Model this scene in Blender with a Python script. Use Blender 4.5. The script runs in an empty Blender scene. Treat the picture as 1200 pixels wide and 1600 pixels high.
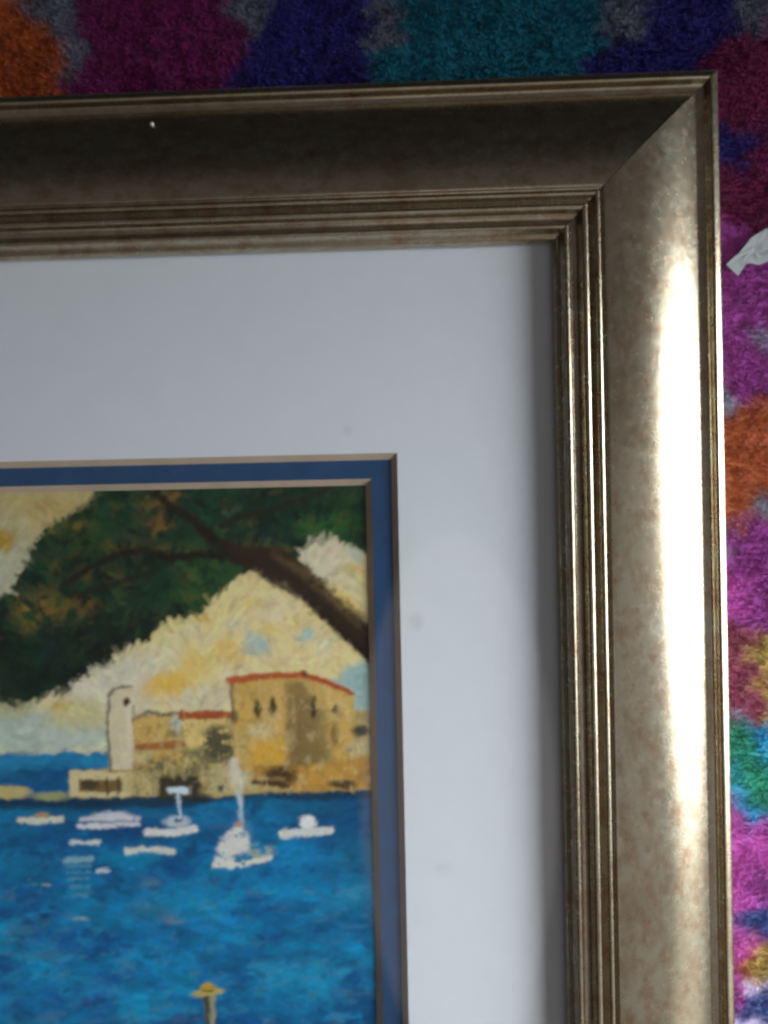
import bpy, math, random
import numpy as np

# ------------------------------------------------------------------ camera, world, lamps, exposure
scene = bpy.context.scene
C = scene.collection
CAM_H = 0.3375                    # metres above the face of the white mat (z = 0)
CAM_EUL = (-0.00759, 0.03657, -0.02071)
FOCAL_PX = 1350.0                 # for a 1200 x 1600 picture

cam_data = bpy.data.cameras.new('camera')
cam = bpy.data.objects.new('camera', cam_data)
C.objects.link(cam)
cam.location = (0, 0, CAM_H)
cam.rotation_euler = CAM_EUL
cam_data.sensor_fit = 'VERTICAL'
cam_data.sensor_height = 36.0
cam_data.lens = 36.0 * FOCAL_PX / 1600.0
cam_data.clip_start = 0.01
cam_data.clip_end = 50.0
cam_data.dof.use_dof = True
cam_data.dof.focus_distance = 0.316
cam_data.dof.aperture_fstop = cam_data.lens / 5.5
scene.camera = cam

world = bpy.data.worlds.new('World')
scene.world = world
world.use_nodes = True
bg = world.node_tree.nodes['Background']
bg.inputs['Color'].default_value = (0.92, 0.95, 1.0, 1)
bg.inputs['Strength'].default_value = 0.012


def area(name, loc, target, sx, sy, radiance, colour, shape='RECTANGLE', spread=180):
    d = bpy.data.lights.new(name, 'AREA')
    d.shape = shape
    d.size, d.size_y = sx, sy
    a = sx * sy * (math.pi / 4 if shape == 'ELLIPSE' else 1)
    d.energy = radiance * math.pi * a
    d.color = colour
    d.spread = math.radians(spread)
    o = bpy.data.objects.new(name, d)
    C.objects.link(o)
    o.location = loc
    v = [t - l for t, l in zip(target, loc)]
    from mathutils import Vector
    o.rotation_euler = Vector(v).to_track_quat('-Z', 'Y').to_euler()
    return o


# the window to the right of the frame, and soft daylight bounced from the room below it
area('window_light', (0.86, -0.10, 0.345), (0.05, -0.21, 0.0), 0.60, 0.52, 3.15, (0.885, 0.945, 1.0), spread=54)
area('highlight_fill_light', (0.86, -0.66, 0.37), (0.05, -0.25, 0.0), 0.46, 0.46, 0.75, (1.0, 0.97, 0.90))  # added fill lamp, carries the rail highlight on below the window's reflection
area('room_bounce_light', (0.95, -1.20, 0.55), (0.0, -0.1, 0.0), 0.6, 0.7, 0.7, (1.0, 0.94, 0.84))
area('room_wall_light', (0.1, -1.6, 0.75), (0.0, 0.1, 0.0), 2.2, 0.9, 0.28, (1.0, 0.96, 0.88))
# daylight on the ceiling: dim overall, brighter near the window
area('ceiling_light', (0.0, -1.2, 2.3), (0.0, -1.2, 0.0), 5.0, 5.0, 0.085, (1.0, 0.90, 0.86))
area('window_ceiling_light', (1.30, -1.15, 2.25), (1.30, -1.15, 0.0), 1.4, 2.6, 0.26, (0.98, 0.98, 1.0))
area('glass_reflection_light', (0.093, -0.765, 1.9), (0.093, -0.765, 0.0), 0.505, 1.39, 0.52, (1.0, 0.92, 0.93), 'ELLIPSE')  # added lamp, shaped only to mirror as a pale curve in the glass

scene.view_settings.view_transform = 'Standard'
scene.view_settings.look = 'None'
scene.view_settings.exposure = 0.0
scene.view_settings.gamma = 1.0
scene.view_settings.use_curve_mapping = False
scene.render.engine = 'CYCLES'
scene.cycles.pixel_filter_type = 'BLACKMAN_HARRIS'
scene.cycles.filter_width = 2.6          # soft little phone lens

# ------------------------------------------------------------------ measures (metres)
FR_X1, FR_Y1 = 0.1188, 0.1642      # outer corner of the moulding
FR_X0, FR_Y0 = -0.3585, -0.4165
LIP = 0.0645                       # width of the moulding
WM_X1, WM_Y1, WM_X0, WM_Y0 = -0.0068, 0.0207, -0.2330, -0.2730     # white mat opening
BM_X1, BM_Y1, BM_X0, BM_Y0 = -0.0171, 0.0109, -0.2226, -0.2630     # blue mat opening
BEV = 0.0025
Z_BLUE, Z_PRINT, Z_RUG = -0.002, -0.004, -0.0185


# ------------------------------------------------------------------ helpers
def mesh_obj(name, verts, faces, mat=None, parent=None, smooth=False):
    me = bpy.data.meshes.new(name)
    me.from_pydata(verts, [], faces)
    me.update()
    if smooth:
        me.polygons.foreach_set('use_smooth', [True] * len(me.polygons))
    o = bpy.data.objects.new(name, me)
    C.objects.link(o)
    if mat: me.materials.append(mat)
    if parent: o.parent = parent
    return o


def array_mesh(name, co, quads, mat=None, parent=None, col=None, smooth=True):
    me = bpy.data.meshes.new(name)
    n, m = len(co), len(quads)
    me.vertices.add(n)
    me.vertices.foreach_set('co', np.ascontiguousarray(co, dtype=np.float32).ravel())
    me.loops.add(4 * m)
    me.loops.foreach_set('vertex_index', np.ascontiguousarray(quads, dtype=np.int32).ravel())
    me.polygons.add(m)
    me.polygons.foreach_set('loop_start', np.arange(0, 4 * m, 4, dtype=np.int32))
    me.polygons.foreach_set('use_smooth', np.full(m, smooth, dtype=bool))
    me.update(calc_edges=True)
    if col is not None:
        at = me.color_attributes.new('pigment', 'FLOAT_COLOR', 'POINT')
        rgba = np.ones((n, 4), dtype=np.float32)
        rgba[:, :3] = col
        at.data.foreach_set('color', rgba.ravel())
    o = bpy.data.objects.new(name, me)
    C.objects.link(o)
    if mat: me.materials.append(mat)
    if parent: o.parent = parent
    return o


def grid_quads(nx, ny):
    i = np.arange(nx - 1)[None, :] + nx * np.arange(ny - 1)[:, None]
    i = i.ravel()
    return np.stack([i, i + 1, i + nx + 1, i + nx], 1)


def tag(o, label, cat, group=None, kind=None):
    if label: o['label'] = label
    if cat: o['category'] = cat
    if group: o['group'] = group
    if kind: o['kind'] = kind
    return o


def lin(c):
    c = np.asarray(c, dtype=np.float64) / 255.0
    return np.where(c <= 0.04045, c / 12.92, ((c + 0.055) / 1.055) ** 2.4)


class NT:
    """small wrapper for building a Principled node material"""
    def __init__(s, name):
        s.m = bpy.data.materials.new(name)
        s.m.use_nodes = True
        s.t = s.m.node_tree
        s.b = s.t.nodes['Principled BSDF']
        s.out = s.t.nodes['Material Output']

    def n(s, typ, **kw):
        nd = s.t.nodes.new(typ)
        for k, v in kw.items():
            if k in nd.inputs.keys(): nd.inputs[k].default_value = v
            else: setattr(nd, k, v)
        return nd

    def l(s, a, b): s.t.links.new(a, b)

    def coords(s, scale=(1, 1, 1)):
        tc = s.n('ShaderNodeTexCoord')
        mp = s.n('ShaderNodeMapping')
        mp.inputs['Scale'].default_value = scale
        s.l(tc.outputs['Object'], mp.inputs['Vector'])
        return mp.outputs['Vector']

    def noise(s, vec, scale, detail=4, rough=0.55, dist=0.0):
        nd = s.n('ShaderNodeTexNoise')
        nd.inputs['Scale'].default_value = scale
        nd.inputs['Detail'].default_value = detail
        nd.inputs['Roughness'].default_value = rough
        nd.inputs['Distortion'].default_value = dist
        s.l(vec, nd.inputs['Vector'])
        return nd.outputs['Fac']

    def ramp(s, fac, stops):
        r = s.n('ShaderNodeValToRGB')
        e = r.color_ramp.elements
        while len(e) < len(stops): e.new(0.5)
        for el, (p, c) in zip(e, stops):
            el.position = p
            el.color = (*c, 1) if len(c) == 3 else c
        s.l(fac, r.inputs['Fac'])
        return r.outputs['Color']

    def mix(s, fac, a, b, mode='MIX'):
        m = s.n('ShaderNodeMix', data_type='RGBA', blend_type=mode)
        for v, i in ((fac, 0), (a, 6), (b, 7)):
            if isinstance(v, (int, float)): m.inputs[i].default_value = v
            elif isinstance(v, tuple): m.inputs[i].default_value = (*v, 1)
            else: s.l(v, m.inputs[i])
        return m.outputs[2]

    def bump(s, h, strength, dist):
        b = s.n('ShaderNodeBump')
        b.inputs['Strength'].default_value = strength
        b.inputs['Distance'].default_value = dist
        s.l(h, b.inputs['Height'])
        s.l(b.outputs['Normal'], s.b.inputs['Normal'])


g3 = lambda v: (v, v, v)


# ------------------------------------------------------------------ materials
def frame_metal(name, along_x):
    m = NT(name)
    sx, sy = (0.6, 1.0) if along_x else (1.0, 0.6)
    v = m.coords((sx, sy, 1.0))
    vi = m.coords((1, 1, 1))
    base = m.ramp(m.noise(v, 60, 5, 0.65), [(0.30, (0.41, 0.34, 0.235)), (0.5, (0.49, 0.43, 0.31)), (0.72, (0.51, 0.48, 0.37))])
    # copper coloured bole showing through the rubbed leaf
    rub = m.ramp(m.noise(v, 190, 6, 0.72), [(0.46, g3(0.0)), (0.68, g3(0.8))])
    c = m.mix(rub, base, (0.36, 0.215, 0.125))
    fleck = m.ramp(m.noise(vi, 300, 6, 0.8, 0.4), [(0.56, g3(0.0)), (0.72, g3(0.5))])
    c = m.mix(fleck, c, (0.27, 0.165, 0.095))
    dark = m.ramp(m.noise(vi, 430, 5, 0.8), [(0.58, g3(0.0)), (0.72, g3(0.6))])
    c = m.mix(dark, c, (0.13, 0.085, 0.05))
    m.l(c, m.b.inputs['Base Color'])
    m.b.inputs['Metallic'].default_value = 0.98
    r = m.ramp(m.noise(vi, 260, 5, 0.7), [(0.3, g3(0.22)), (0.7, g3(0.29))])
    m.l(r, m.b.inputs['Roughness'])
    m.bump(m.noise(vi, 1300, 3, 0.7), 0.10, 0.0003)
    return m.m


M = {}
M['metal_x'] = frame_metal('antique_champagne_leaf_horizontal', True)
M['metal_y'] = frame_metal('antique_champagne_leaf_vertical', False)


def paper(name, col, var=0.04, spots=False):
    m = NT(name)
    v = m.coords()
    lo = tuple(x * (1 - var) for x in col)
    c = m.ramp(m.noise(v, 90, 6, 0.7), [(0.3, lo), (0.7, col)])
    if spots:
        s = m.ramp(m.noise(v, 34, 3, 0.6), [(0.72, g3(0)), (0.80, g3(0.35))])
        c = m.mix(s, c, tuple(x * 0.55 for x in col))
        for (qx, qy, rx, ry, al) in ((-0.0005, -0.0455, 0.0042, 0.0050, 0.20), (0.008, -0.142, 0.0055, 0.0045, 0.10), (-0.026, 0.030, 0.004, 0.003, 0.12)):
            mp = m.n('ShaderNodeMapping', vector_type='TEXTURE')
            mp.inputs['Location'].default_value = (qx, qy, 0)
            mp.inputs['Scale'].default_value = (rx, ry, 1)
            m.l(v, mp.inputs['Vector'])
            gr = m.n('ShaderNodeTexGradient', gradient_type='SPHERICAL')
            m.l(mp.outputs['Vector'], gr.inputs['Vector'])
            mm = m.n('ShaderNodeMath', operation='MULTIPLY')
            m.l(gr.outputs['Fac'], mm.inputs[0]); m.l(m.noise(v, 320, 3, 0.6), mm.inputs[1])
            c = m.mix(m.ramp(mm.outputs[0], [(0.05, g3(0)), (0.6, g3(al * 1.6))]), c, (0.25, 0.24, 0.23))
    m.l(c, m.b.inputs['Base Color'])
    m.b.inputs['Roughness'].default_value = 0.9
    m.b.inputs['Specular IOR Level'].default_value = 0.2
    m.bump(m.noise(v, 1500, 3, 0.6), 0.25, 0.0004)
    return m.m


M['white_mat'] = paper('white_mat_board', (0.78, 0.78, 0.83), 0.035, True)
M['blue_mat'] = paper('navy_mat_board', (0.028, 0.080, 0.190), 0.22)
M['core'] = paper('tan_mat_core', (0.58, 0.44, 0.33), 0.15)
M['backing'] = paper('backing_card', (0.30, 0.22, 0.14), 0.1)
M['scrap'] = paper('torn_paper', (0.36, 0.39, 0.40), 0.12)
M['lint'] = paper('white_lint', (0.55, 0.53, 0.50), 0.05)

m = NT('painted_print')
a = m.n('ShaderNodeAttribute', attribute_name='pigment')
v = m.coords()
k = m.ramp(m.noise(v, 900, 4, 0.7), [(0.25, g3(0.93)), (0.75, g3(1.05))])
m.l(m.mix(1.0, a.outputs['Color'], k, 'MULTIPLY'), m.b.inputs['Base Color'])
m.b.inputs['Roughness'].default_value = 0.6
m.b.inputs['Specular IOR Level'].default_value = 0.1
m.bump(m.noise(v, 600, 5, 0.7), 0.12, 0.0003)
M['print'] = m.m

m = NT('dyed_fleece')
a = m.n('ShaderNodeAttribute', attribute_name='pigment')
m.l(a.outputs['Color'], m.b.inputs['Base Color'])
m.b.inputs['Roughness'].default_value = 0.85
m.b.inputs['Specular IOR Level'].default_value = 0.15
m.b.inputs['Sheen Weight'].default_value = 0.12
M['fleece'] = m.m

m = NT('picture_glass')      # thin pane: clear body, mirror-like skin
tr = m.n('ShaderNodeBsdfTransparent')
tr.inputs['Color'].default_value = (0.985, 0.995, 0.99, 1)
gl = m.n('ShaderNodeBsdfGlossy')
gl.inputs['Roughness'].default_value = 0.015
fr = m.n('ShaderNodeFresnel')
gm = m.n('ShaderNodeNewGeometry')
io = m.n('ShaderNodeMapRange')            # the same reflectance on both skins of the thin pane
io.inputs['To Min'].default_value = 1.5
io.inputs['To Max'].default_value = 1 / 1.5
m.l(gm.outputs['Backfacing'], io.inputs['Value'])
m.l(io.outputs['Result'], fr.inputs['IOR'])
mx = m.n('ShaderNodeMixShader')
m.l(fr.outputs[0], mx.inputs[0]); m.l(tr.outputs[0], mx.inputs[1]); m.l(gl.outputs[0], mx.inputs[2])
m.l(mx.outputs[0], m.out.inputs['Surface'])
M['glass'] = m.m

# ------------------------------------------------------------------ numpy noise and brushes
RNG = np.random.default_rng(7)


def vnoise(x, y, sx, sy, seed):
    """smooth value noise in 0..1, cell size sx by sy"""
    r = np.random.default_rng(seed)
    T = r.random((256, 256))
    u, v = x / sx, y / sy
    iu, iv = np.floor(u).astype(int), np.floor(v).astype(int)
    fu, fv = u - iu, v - iv
    fu = fu * fu * (3 - 2 * fu); fv = fv * fv * (3 - 2 * fv)
    a_, b_ = T[iv & 255, iu & 255], T[iv & 255, (iu + 1) & 255]
    c_, d_ = T[(iv + 1) & 255, iu & 255], T[(iv + 1) & 255, (iu + 1) & 255]
    return (a_ * (1 - fu) + b_ * fu) * (1 - fv) + (c_ * (1 - fu) + d_ * fu) * fv


def fbm(x, y, sx, sy, seed, octv=4, gain=0.55):
    t, w, amp = 0, 0, 1.0
    for k_ in range(octv):
        t = t + amp * vnoise(x + 31.7 * k_, y + 17.3 * k_, sx / 2 ** k_, sy / 2 ** k_, seed + k_)
        w += amp; amp *= gain
    return t / w


def sstep(e0, e1, t):
    t = np.clip((t - e0) / (e1 - e0), 0, 1)
    return t * t * (3 - 2 * t)


def rot_cam():
    a_, b_, c_ = CAM_EUL
    Rx = np.array([[1, 0, 0], [0, math.cos(a_), -math.sin(a_)], [0, math.sin(a_), math.cos(a_)]])
    Ry = np.array([[math.cos(b_), 0, math.sin(b_)], [0, 1, 0], [-math.sin(b_), 0, math.cos(b_)]])
    Rz = np.array([[math.cos(c_), -math.sin(c_), 0], [math.sin(c_), math.cos(c_), 0], [0, 0, 1]])
    return Rz @ Ry @ Rx


ROT = rot_cam()


def to_sheet(X, Y, Z):
    """design-sheet units (quarter millimetres, x right, y down) of a point of the flat print or the rug"""
    d = np.stack([X, Y, np.full_like(X, Z) - CAM_H], -1) @ ROT
    return 600 + FOCAL_PX * d[..., 0] / -d[..., 2], 800 - FOCAL_PX * d[..., 1] / -d[..., 2]


def from_sheet(x, y, Z):
    d = ROT @ np.array([(x - 600) / FOCAL_PX, -(y - 800) / FOCAL_PX, -1.0])
    t = (Z - CAM_H) / d[2]
    return float(d[0] * t), float(d[1] * t)


class Canvas:
    def __init__(s, x, y):
        s.x0, s.y0 = x, y
        s.rgb = np.zeros(x.shape + (3,))
        # hand-painted wobble of every edge
        s.x = x + (fbm(x, y, 9, 12, 11, 4, 0.8) - 0.5) * 9
        s.y = y + (fbm(x, y, 12, 8, 23, 4, 0.8) - 0.5) * 8
        s.grain = fbm(x, y, 9, 7, 37, 3)

    def put(s, mask, col, alpha=1.0):
        a_ = (mask * alpha)[..., None]
        c_ = lin(col) if not (isinstance(col, np.ndarray) and col.ndim == 3) else col
        s.rgb = s.rgb * (1 - a_) + c_ * a_

    def ell(s, cx, cy, rx, ry, soft=0.25, ang=0.0):
        dx, dy = s.x - cx, s.y - cy
        ca, sa = math.cos(ang), math.sin(ang)
        d = np.sqrt(((dx * ca + dy * sa) / rx) ** 2 + ((-dx * sa + dy * ca) / ry) ** 2)
        return 1 - sstep(1 - soft, 1 + soft, d)

    def poly(s, pts, soft=3.0):
        x, y = s.x, s.y
        best = np.full(x.shape, 1e9); inside = np.zeros(x.shape, bool)
        n = len(pts)
        for i in range(n):
            ax, ay = pts[i]; bx, by = pts[(i + 1) % n]
            ex, ey = bx - ax, by - ay
            t = np.clip(((x - ax) * ex + (y - ay) * ey) / (ex * ex + ey * ey + 1e-9), 0, 1)
            best = np.minimum(best, (x - ax - t * ex) ** 2 + (y - ay - t * ey) ** 2)
            cr = (ay > y) != (by > y)
            xi = ax + (y - ay) * ex / (ey if abs(ey) > 1e-9 else 1e-9)
            inside ^= cr & (x < xi)
        d = np.sqrt(best) * np.where(inside, -1, 1)
        return 1 - sstep(-soft, soft, d)

    def line(s, pts, w0, w1=None, soft=2.0):
        """stroke through pts whose half width runs from w0 to w1"""
        w1 = w0 if w1 is None else w1
        x, y = s.x, s.y
        out = np.zeros(x.shape); n = len(pts) - 1
        for i in range(n):
            ax, ay = pts[i]; bx, by = pts[i + 1]
            ex, ey = bx - ax, by - ay
            t = np.clip(((x - ax) * ex + (y - ay) * ey) / (ex * ex + ey * ey + 1e-9), 0, 1)
            d = np.hypot(x - ax - t * ex, y - ay - t * ey)
            w = w0 + (w1 - w0) * (i + t) / n
            out = np.maximum(out, 1 - sstep(w - soft, w + soft, d))
        return out

    def strokes(s, n, ln, wd, ang, seed, alpha=0.8, jit=0.12, where=None):
        """lay n short brush strokes, each in the colour found under its middle"""
        r = np.random.default_rng(seed)
        H_, W_ = s.x0.shape
        base = s.rgb.copy()
        ys, xs = r.integers(0, H_, n), r.integers(0, W_, n)
        for i in range(n):
            yi, xi = ys[i], xs[i]
            px, py = s.x0[yi, xi], s.y0[yi, xi]
            if where is not None and not where(px, py): continue
            L0 = r.uniform(*ln) * 0.5; w0 = r.uniform(*wd) * 0.5
            a_ = ang(px, py) + r.normal(0, 0.35)
            k_ = int(L0 + w0) + 2
            y0_, y1_, x0_, x1_ = max(yi - k_, 0), min(yi + k_ + 1, H_), max(xi - k_, 0), min(xi + k_ + 1, W_)
            gy, gx = np.ogrid[y0_ - yi:y1_ - yi, x0_ - xi:x1_ - xi]
            u_ = gx * math.cos(a_) + gy * math.sin(a_); v_ = -gx * math.sin(a_) + gy * math.cos(a_)
            d = np.hypot(np.maximum(np.abs(u_) - L0, 0), v_ + 0.12 * u_ * u_ / max(L0, 1) * r.normal(0, 0.6))
            m_ = np.clip(w0 + 0.5 - d, 0, 1) * alpha
            m_ = m_ * (0.72 + 0.28 * np.sin(v_ * 2.4 + r.uniform(0, 6)))       # bristle ridges
            c_ = base[yi, xi] * (1 + r.normal(0, jit)) * (1 + r.normal(0, jit * 0.35, 3))
            s.rgb[y0_:y1_, x0_:x1_] = s.rgb[y0_:y1_, x0_:x1_] * (1 - m_[..., None]) + c_ * m_[..., None]

    def rect(s, x0, y0, x1, y1, soft=2.5):
        return s.poly([(x0, y0), (x1, y0), (x1, y1), (x0, y1)], soft)


def paint(x, y):
    c = Canvas(x, y)
    P, E, L_, R = c.poly, c.ell, c.line, c.rect
    n1, n2, n3 = fbm(x, y, 60, 50, 101), fbm(x, y, 26, 22, 151), fbm(x, y, 10, 9, 201, 3)
    full = np.ones(x.shape)
    # ---- sky
    c.put(full, (220, 198, 142))
    c.put(sstep(0.45, 0.7, n1), (214, 198, 164), 0.8)
    c.put(sstep(0.55, 0.75, n2), (204, 178, 118), 0.35)
    c.put(E(60, 790, 190, 75, 0.5), (168, 150, 102), 0.75)
    c.put(E(-60, 980, 110, 160, 0.5), (176, 172, 146), 0.8)
    c.put(E(10, 880, 40, 50, 0.6), (170, 172, 148), 0.7)
    c.put(E(4, 846, 22, 17, 0.5), (168, 128, 34), 0.9)
    c.put(E(88, 790, 42, 12, 0.6), (178, 150, 88), 0.6)
    c.put(E(510, 868, 60, 40, 0.5), (208, 194, 166), 0.9)
    c.put(E(180, 1062, 100, 34, 0.6, -0.35), (206, 198, 178), 0.9)
    c.put(E(60, 1145, 150, 36, 0.5), (168, 184, 178), 0.85)
    c.put(E(20, 1110, 40, 16, 0.6), (170, 168, 116), 0.5)
    c.put(E(120, 1115, 48, 26, 0.5), (200, 184, 122), 0.7)
    c.put(E(210, 1090, 40, 30, 0.6), (206, 192, 168), 0.7)
    c.put(E(330, 1090, 60, 18, 0.6), (200, 186, 158), 0.6)
    for (px, py, rx, ry, an, co, al) in (
            (262, 1068, 34, 17, -0.25, (224, 174, 66), 0.9), (302, 1038, 22, 22, 0.5, (228, 180, 84), 0.7),
            (352, 1012, 26, 14, -0.3, (222, 182, 88), 0.75), (372, 1028, 18, 13, 0.2, (216, 176, 78), 0.7),
            (300, 1010, 16, 18, 0, (222, 190, 108), 0.5), (392, 945, 18, 9, 0.1, (206, 172, 92), 0.55),
            (462, 975, 12, 7, 0.5, (216, 172, 82), 0.6), (425, 985, 14, 8, 0, (212, 178, 96), 0.5),
            (552, 890, 20, 9, 0.1, (190, 168, 92), 0.7), (538, 940, 34, 9, 0.75, (212, 172, 72), 0.75),
            (318, 965, 14, 6, 0, (204, 166, 70), 0.6), (94, 1104, 14, 12, 0, (196, 158, 62), 0.6),
            (404, 1003, 20, 11, 0.6, (152, 182, 184), 0.8), (396, 1018, 16, 9, 0, (150, 180, 182), 0.7),
            (478, 993, 11, 9, -0.4, (140, 178, 182), 0.85), (368, 975, 16, 8, 0, (178, 184, 164), 0.6),
            (513, 1003, 12, 9, 0.2, (176, 182, 160), 0.6), (560, 868, 14, 7, 0, (160, 180, 176), 0.5),
            (225, 1118, 26, 8, 0, (214, 204, 182), 0.7), (430, 1030, 50, 14, 0, (214, 194, 150), 0.5)):
        c.put(E(px, py, rx, ry, 0.6, an) * sstep(0.15, 0.6, n3 + 0.15), co, al)
    c.put(P([(515, 1066), (560, 1030), (590, 1015), (590, 1160), (556, 1140), (552, 1085)], 7), (142, 176, 178), 0.9)
    c.put(P([(540, 1110), (590, 1100), (590, 1145), (556, 1140)], 8), (158, 180, 176), 0.7)
    # ---- hanging canopy
    can = [(150, 758), (142, 778), (112, 800), (70, 822), (56, 845), (46, 868), (30, 905), (10, 930), (-40, 950),
           (-140, 960), (-300, 900), (-300, 1020), (-160, 1092), (-40, 1096), (22, 1104), (60, 1094), (84, 1082), (108, 1082), (116, 1062),
           (140, 1048), (166, 1040), (176, 1024), (206, 1010), (230, 1002), (244, 985), (272, 970), (318, 958),
           (326, 942), (344, 926), (356, 912), (376, 898), (396, 890), (440, 894), (462, 884), (476, 856), (498, 840),
           (528, 840), (548, 856), (576, 862), (640, 870), (640, 700), (150, 700)]
    cm = P(can, 13)
    bris = fbm(x + y * 0.8, y - x * 0.8, 5, 15, 261, 4, 0.7)           # bristle marks, slanting
    cm = sstep(0.34, 0.66, cm + (bris - 0.5) * 1.1 * (cm > 0.02) * (cm < 0.98))
    tone = np.clip((0.6 * n2 + 0.4 * bris) * 2.6 - 0.85, 0, 1)[..., None]
    tree = lin((11, 24, 21)) * (1 - tone) + lin((34, 66, 42)) * tone
    c.put(cm, tree)
    for (px, py, rx, ry, co, al) in (
            (70, 875, 30, 26, (22, 64, 42), 0.7), (120, 835, 40, 26, (52, 72, 34), 0.7), (165, 805, 26, 24, (30, 66, 40), 0.8),
            (150, 845, 46, 28, (46, 70, 34), 0.5), (210, 790, 22, 30, (24, 60, 42), 0.6), (255, 840, 60, 20, (40, 66, 44), 0.6),
            (300, 790, 50, 22, (28, 62, 46), 0.8), (345, 805, 36, 16, (30, 70, 50), 0.7), (420, 790, 46, 22, (24, 54, 46), 0.8),
            (420, 830, 34, 18, (20, 44, 48), 0.8), (500, 800, 44, 24, (28, 66, 40), 0.8), (530, 820, 36, 20, (46, 92, 40), 0.75),
            (545, 775, 40, 14, (52, 76, 44), 0.6), (490, 828, 26, 14, (60, 104, 44), 0.5), (340, 890, 30, 20, (56, 92, 40), 0.7),
            (295, 905, 22, 40, (64, 106, 50), 0.6), (310, 930, 40, 16, (40, 76, 34), 0.7), (240, 905, 40, 34, (22, 52, 36), 0.7),
            (60, 1045, 30, 40, (16, 58, 46), 0.8), (85, 1035, 18, 40, (18, 46, 58), 0.6), (20, 1060, 34, 30, (18, 44, 38), 0.7),
            (150, 1010, 60, 26, (20, 26, 24), 0.85), (20, 990, 22, 30, (18, 24, 22), 0.85), (112, 1055, 18, 26, (18, 22, 28), 0.8),
            (185, 985, 60, 30, (26, 38, 32), 0.7), (220, 960, 40, 20, (22, 46, 34), 0.7), (345, 845, 26, 8, (70, 78, 46), 0.5)):
        c.put(E(px, py, rx, ry, 0.7) * cm * sstep(0.30, 0.62, n3), co, al)
    for (px, py, rx, ry, co, al) in (
            (62, 945, 34, 22, (122, 96, 44), 0.9), (100, 955, 30, 16, (118, 88, 40), 0.8), (45, 965, 16, 22, (128, 112, 44), 0.7),
            (138, 945, 18, 12, (112, 82, 42), 0.7), (88, 890, 12, 24, (84, 78, 36), 0.7), (150, 895, 34, 14, (92, 76, 38), 0.7),
            (110, 822, 26, 10, (112, 98, 42), 0.8), (75, 826, 14, 10, (134, 112, 44), 0.6), (190, 852, 26, 9, (104, 88, 40), 0.8),
            (255, 860, 54, 8, (96, 80, 42), 0.7), (242, 800, 14, 26, (128, 92, 44), 0.85), (262, 776, 22, 11, (142, 96, 56), 0.85),
            (250, 822, 20, 6, (146, 104, 50), 0.8), (222, 782, 14, 12, (104, 76, 40), 0.7), (385, 815, 14, 6, (128, 112, 62), 0.5),
            (362, 798, 12, 6, (120, 118, 84), 0.5), (395, 850, 22, 10, (98, 76, 50), 0.6), (435, 860, 20, 6, (112, 78, 48), 0.7),
            (182, 1018, 24, 6, (66, 36, 26), 0.7), (195, 1028, 16, 5, (120, 110, 96), 0.5), (80, 1003, 6, 8, (66, 88, 76), 0.7)):
        c.put(E(px, py, rx, ry, 0.7) * cm * sstep(0.34, 0.62, n3), co, al)
    c.put(E(120, 1040, 150, 60, 0.5, -0.3) * cm * sstep(0.25, 0.6, bris), (12, 17, 18), 0.6)
    c.put(sstep(0.62, 0.74, fbm(x + y, y - x, 6, 22, 277, 3)) * cm * sstep(0.4, 0.6, n1), (60, 92, 46), 0.35)
    c.put(sstep(0.64, 0.74, fbm(x - y, y + x, 7, 20, 283, 3)) * cm, (14, 18, 16), 0.4)
    c.put(sstep(0.66, 0.76, fbm(x, y, 16, 12, 289, 3)) * cm * (y < 1000), (104, 84, 42), 0.3)
    # ---- branches and the leaning trunk
    def branches(k):
        c.put(L_([(100, 912), (128, 895), (186, 864), (225, 860), (262, 872), (330, 866), (392, 878)], 3.5, 6, 3.0), (30, 24, 18), 0.9 * k)
        c.put(L_([(110, 930), (150, 922), (196, 905), (240, 895)], 4, 3, 4.0), (34, 30, 20), 0.7 * k)
        c.put(L_([(346, 822), (372, 808), (420, 800), (470, 780), (520, 760)], 4.5, 3, 3.0), (36, 34, 26), 0.9 * k)
        c.put(L_([(244, 768), (262, 788), (300, 812), (330, 840), (368, 866)], 5, 9, 3.0), (36, 28, 20), 1.0 * k)
        c.put(P([(352, 846), (384, 856), (430, 856), (468, 876), (502, 908), (540, 950), (580, 978), (600, 990), (600, 1045), (580, 1034),
                 (548, 1008), (520, 978), (480, 940), (450, 912), (424, 908), (398, 894), (362, 872)], 3.5), (48, 34, 25), 1.0 * k)
        c.put(L_([(430, 866), (470, 892), (508, 924), (548, 958), (590, 992)], 6, 10, 7) * sstep(0.25, 0.65, n3), (96, 78, 50), 0.85 * k)
        c.put(L_([(478, 885), (505, 914), (535, 948)], 4, 5, 4) * sstep(0.4, 0.6, n3), (112, 92, 64), 0.6 * k)
        c.put(L_([(410, 900), (470, 930), (530, 986), (590, 1036)], 4, 6, 4), (32, 20, 17), 0.8 * k)

    branches(1.0)
    # ---- sea
    y_h = 1177 - (x - 60) * 0.02
    sea = sstep(-2, 3, c.y - y_h)
    t = np.clip(fbm(x, y, 70, 34, 301) * 2.4 - 0.7, 0, 1)[..., None]
    streak = np.clip(fbm(x, y, 30, 14, 341, 4, 0.75) * 2.2 - 0.6, 0, 1)[..., None]
    water = lin((3, 76, 128)) * (1 - t) + lin((8, 136, 180)) * t
    water = water * (0.70 + 0.6 * streak)
    dpt = (1 - sstep(1240, 1400, y))[..., None] * 0.55
    water = water * (1 - dpt) + lin((8, 62, 102)) * dpt * (0.7 + 0.6 * streak)
    c.put(sea, water)
    c.put(R(-300, 1178, 172, 1200, 6) * sea, (34, 128, 172), 0.85)
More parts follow.
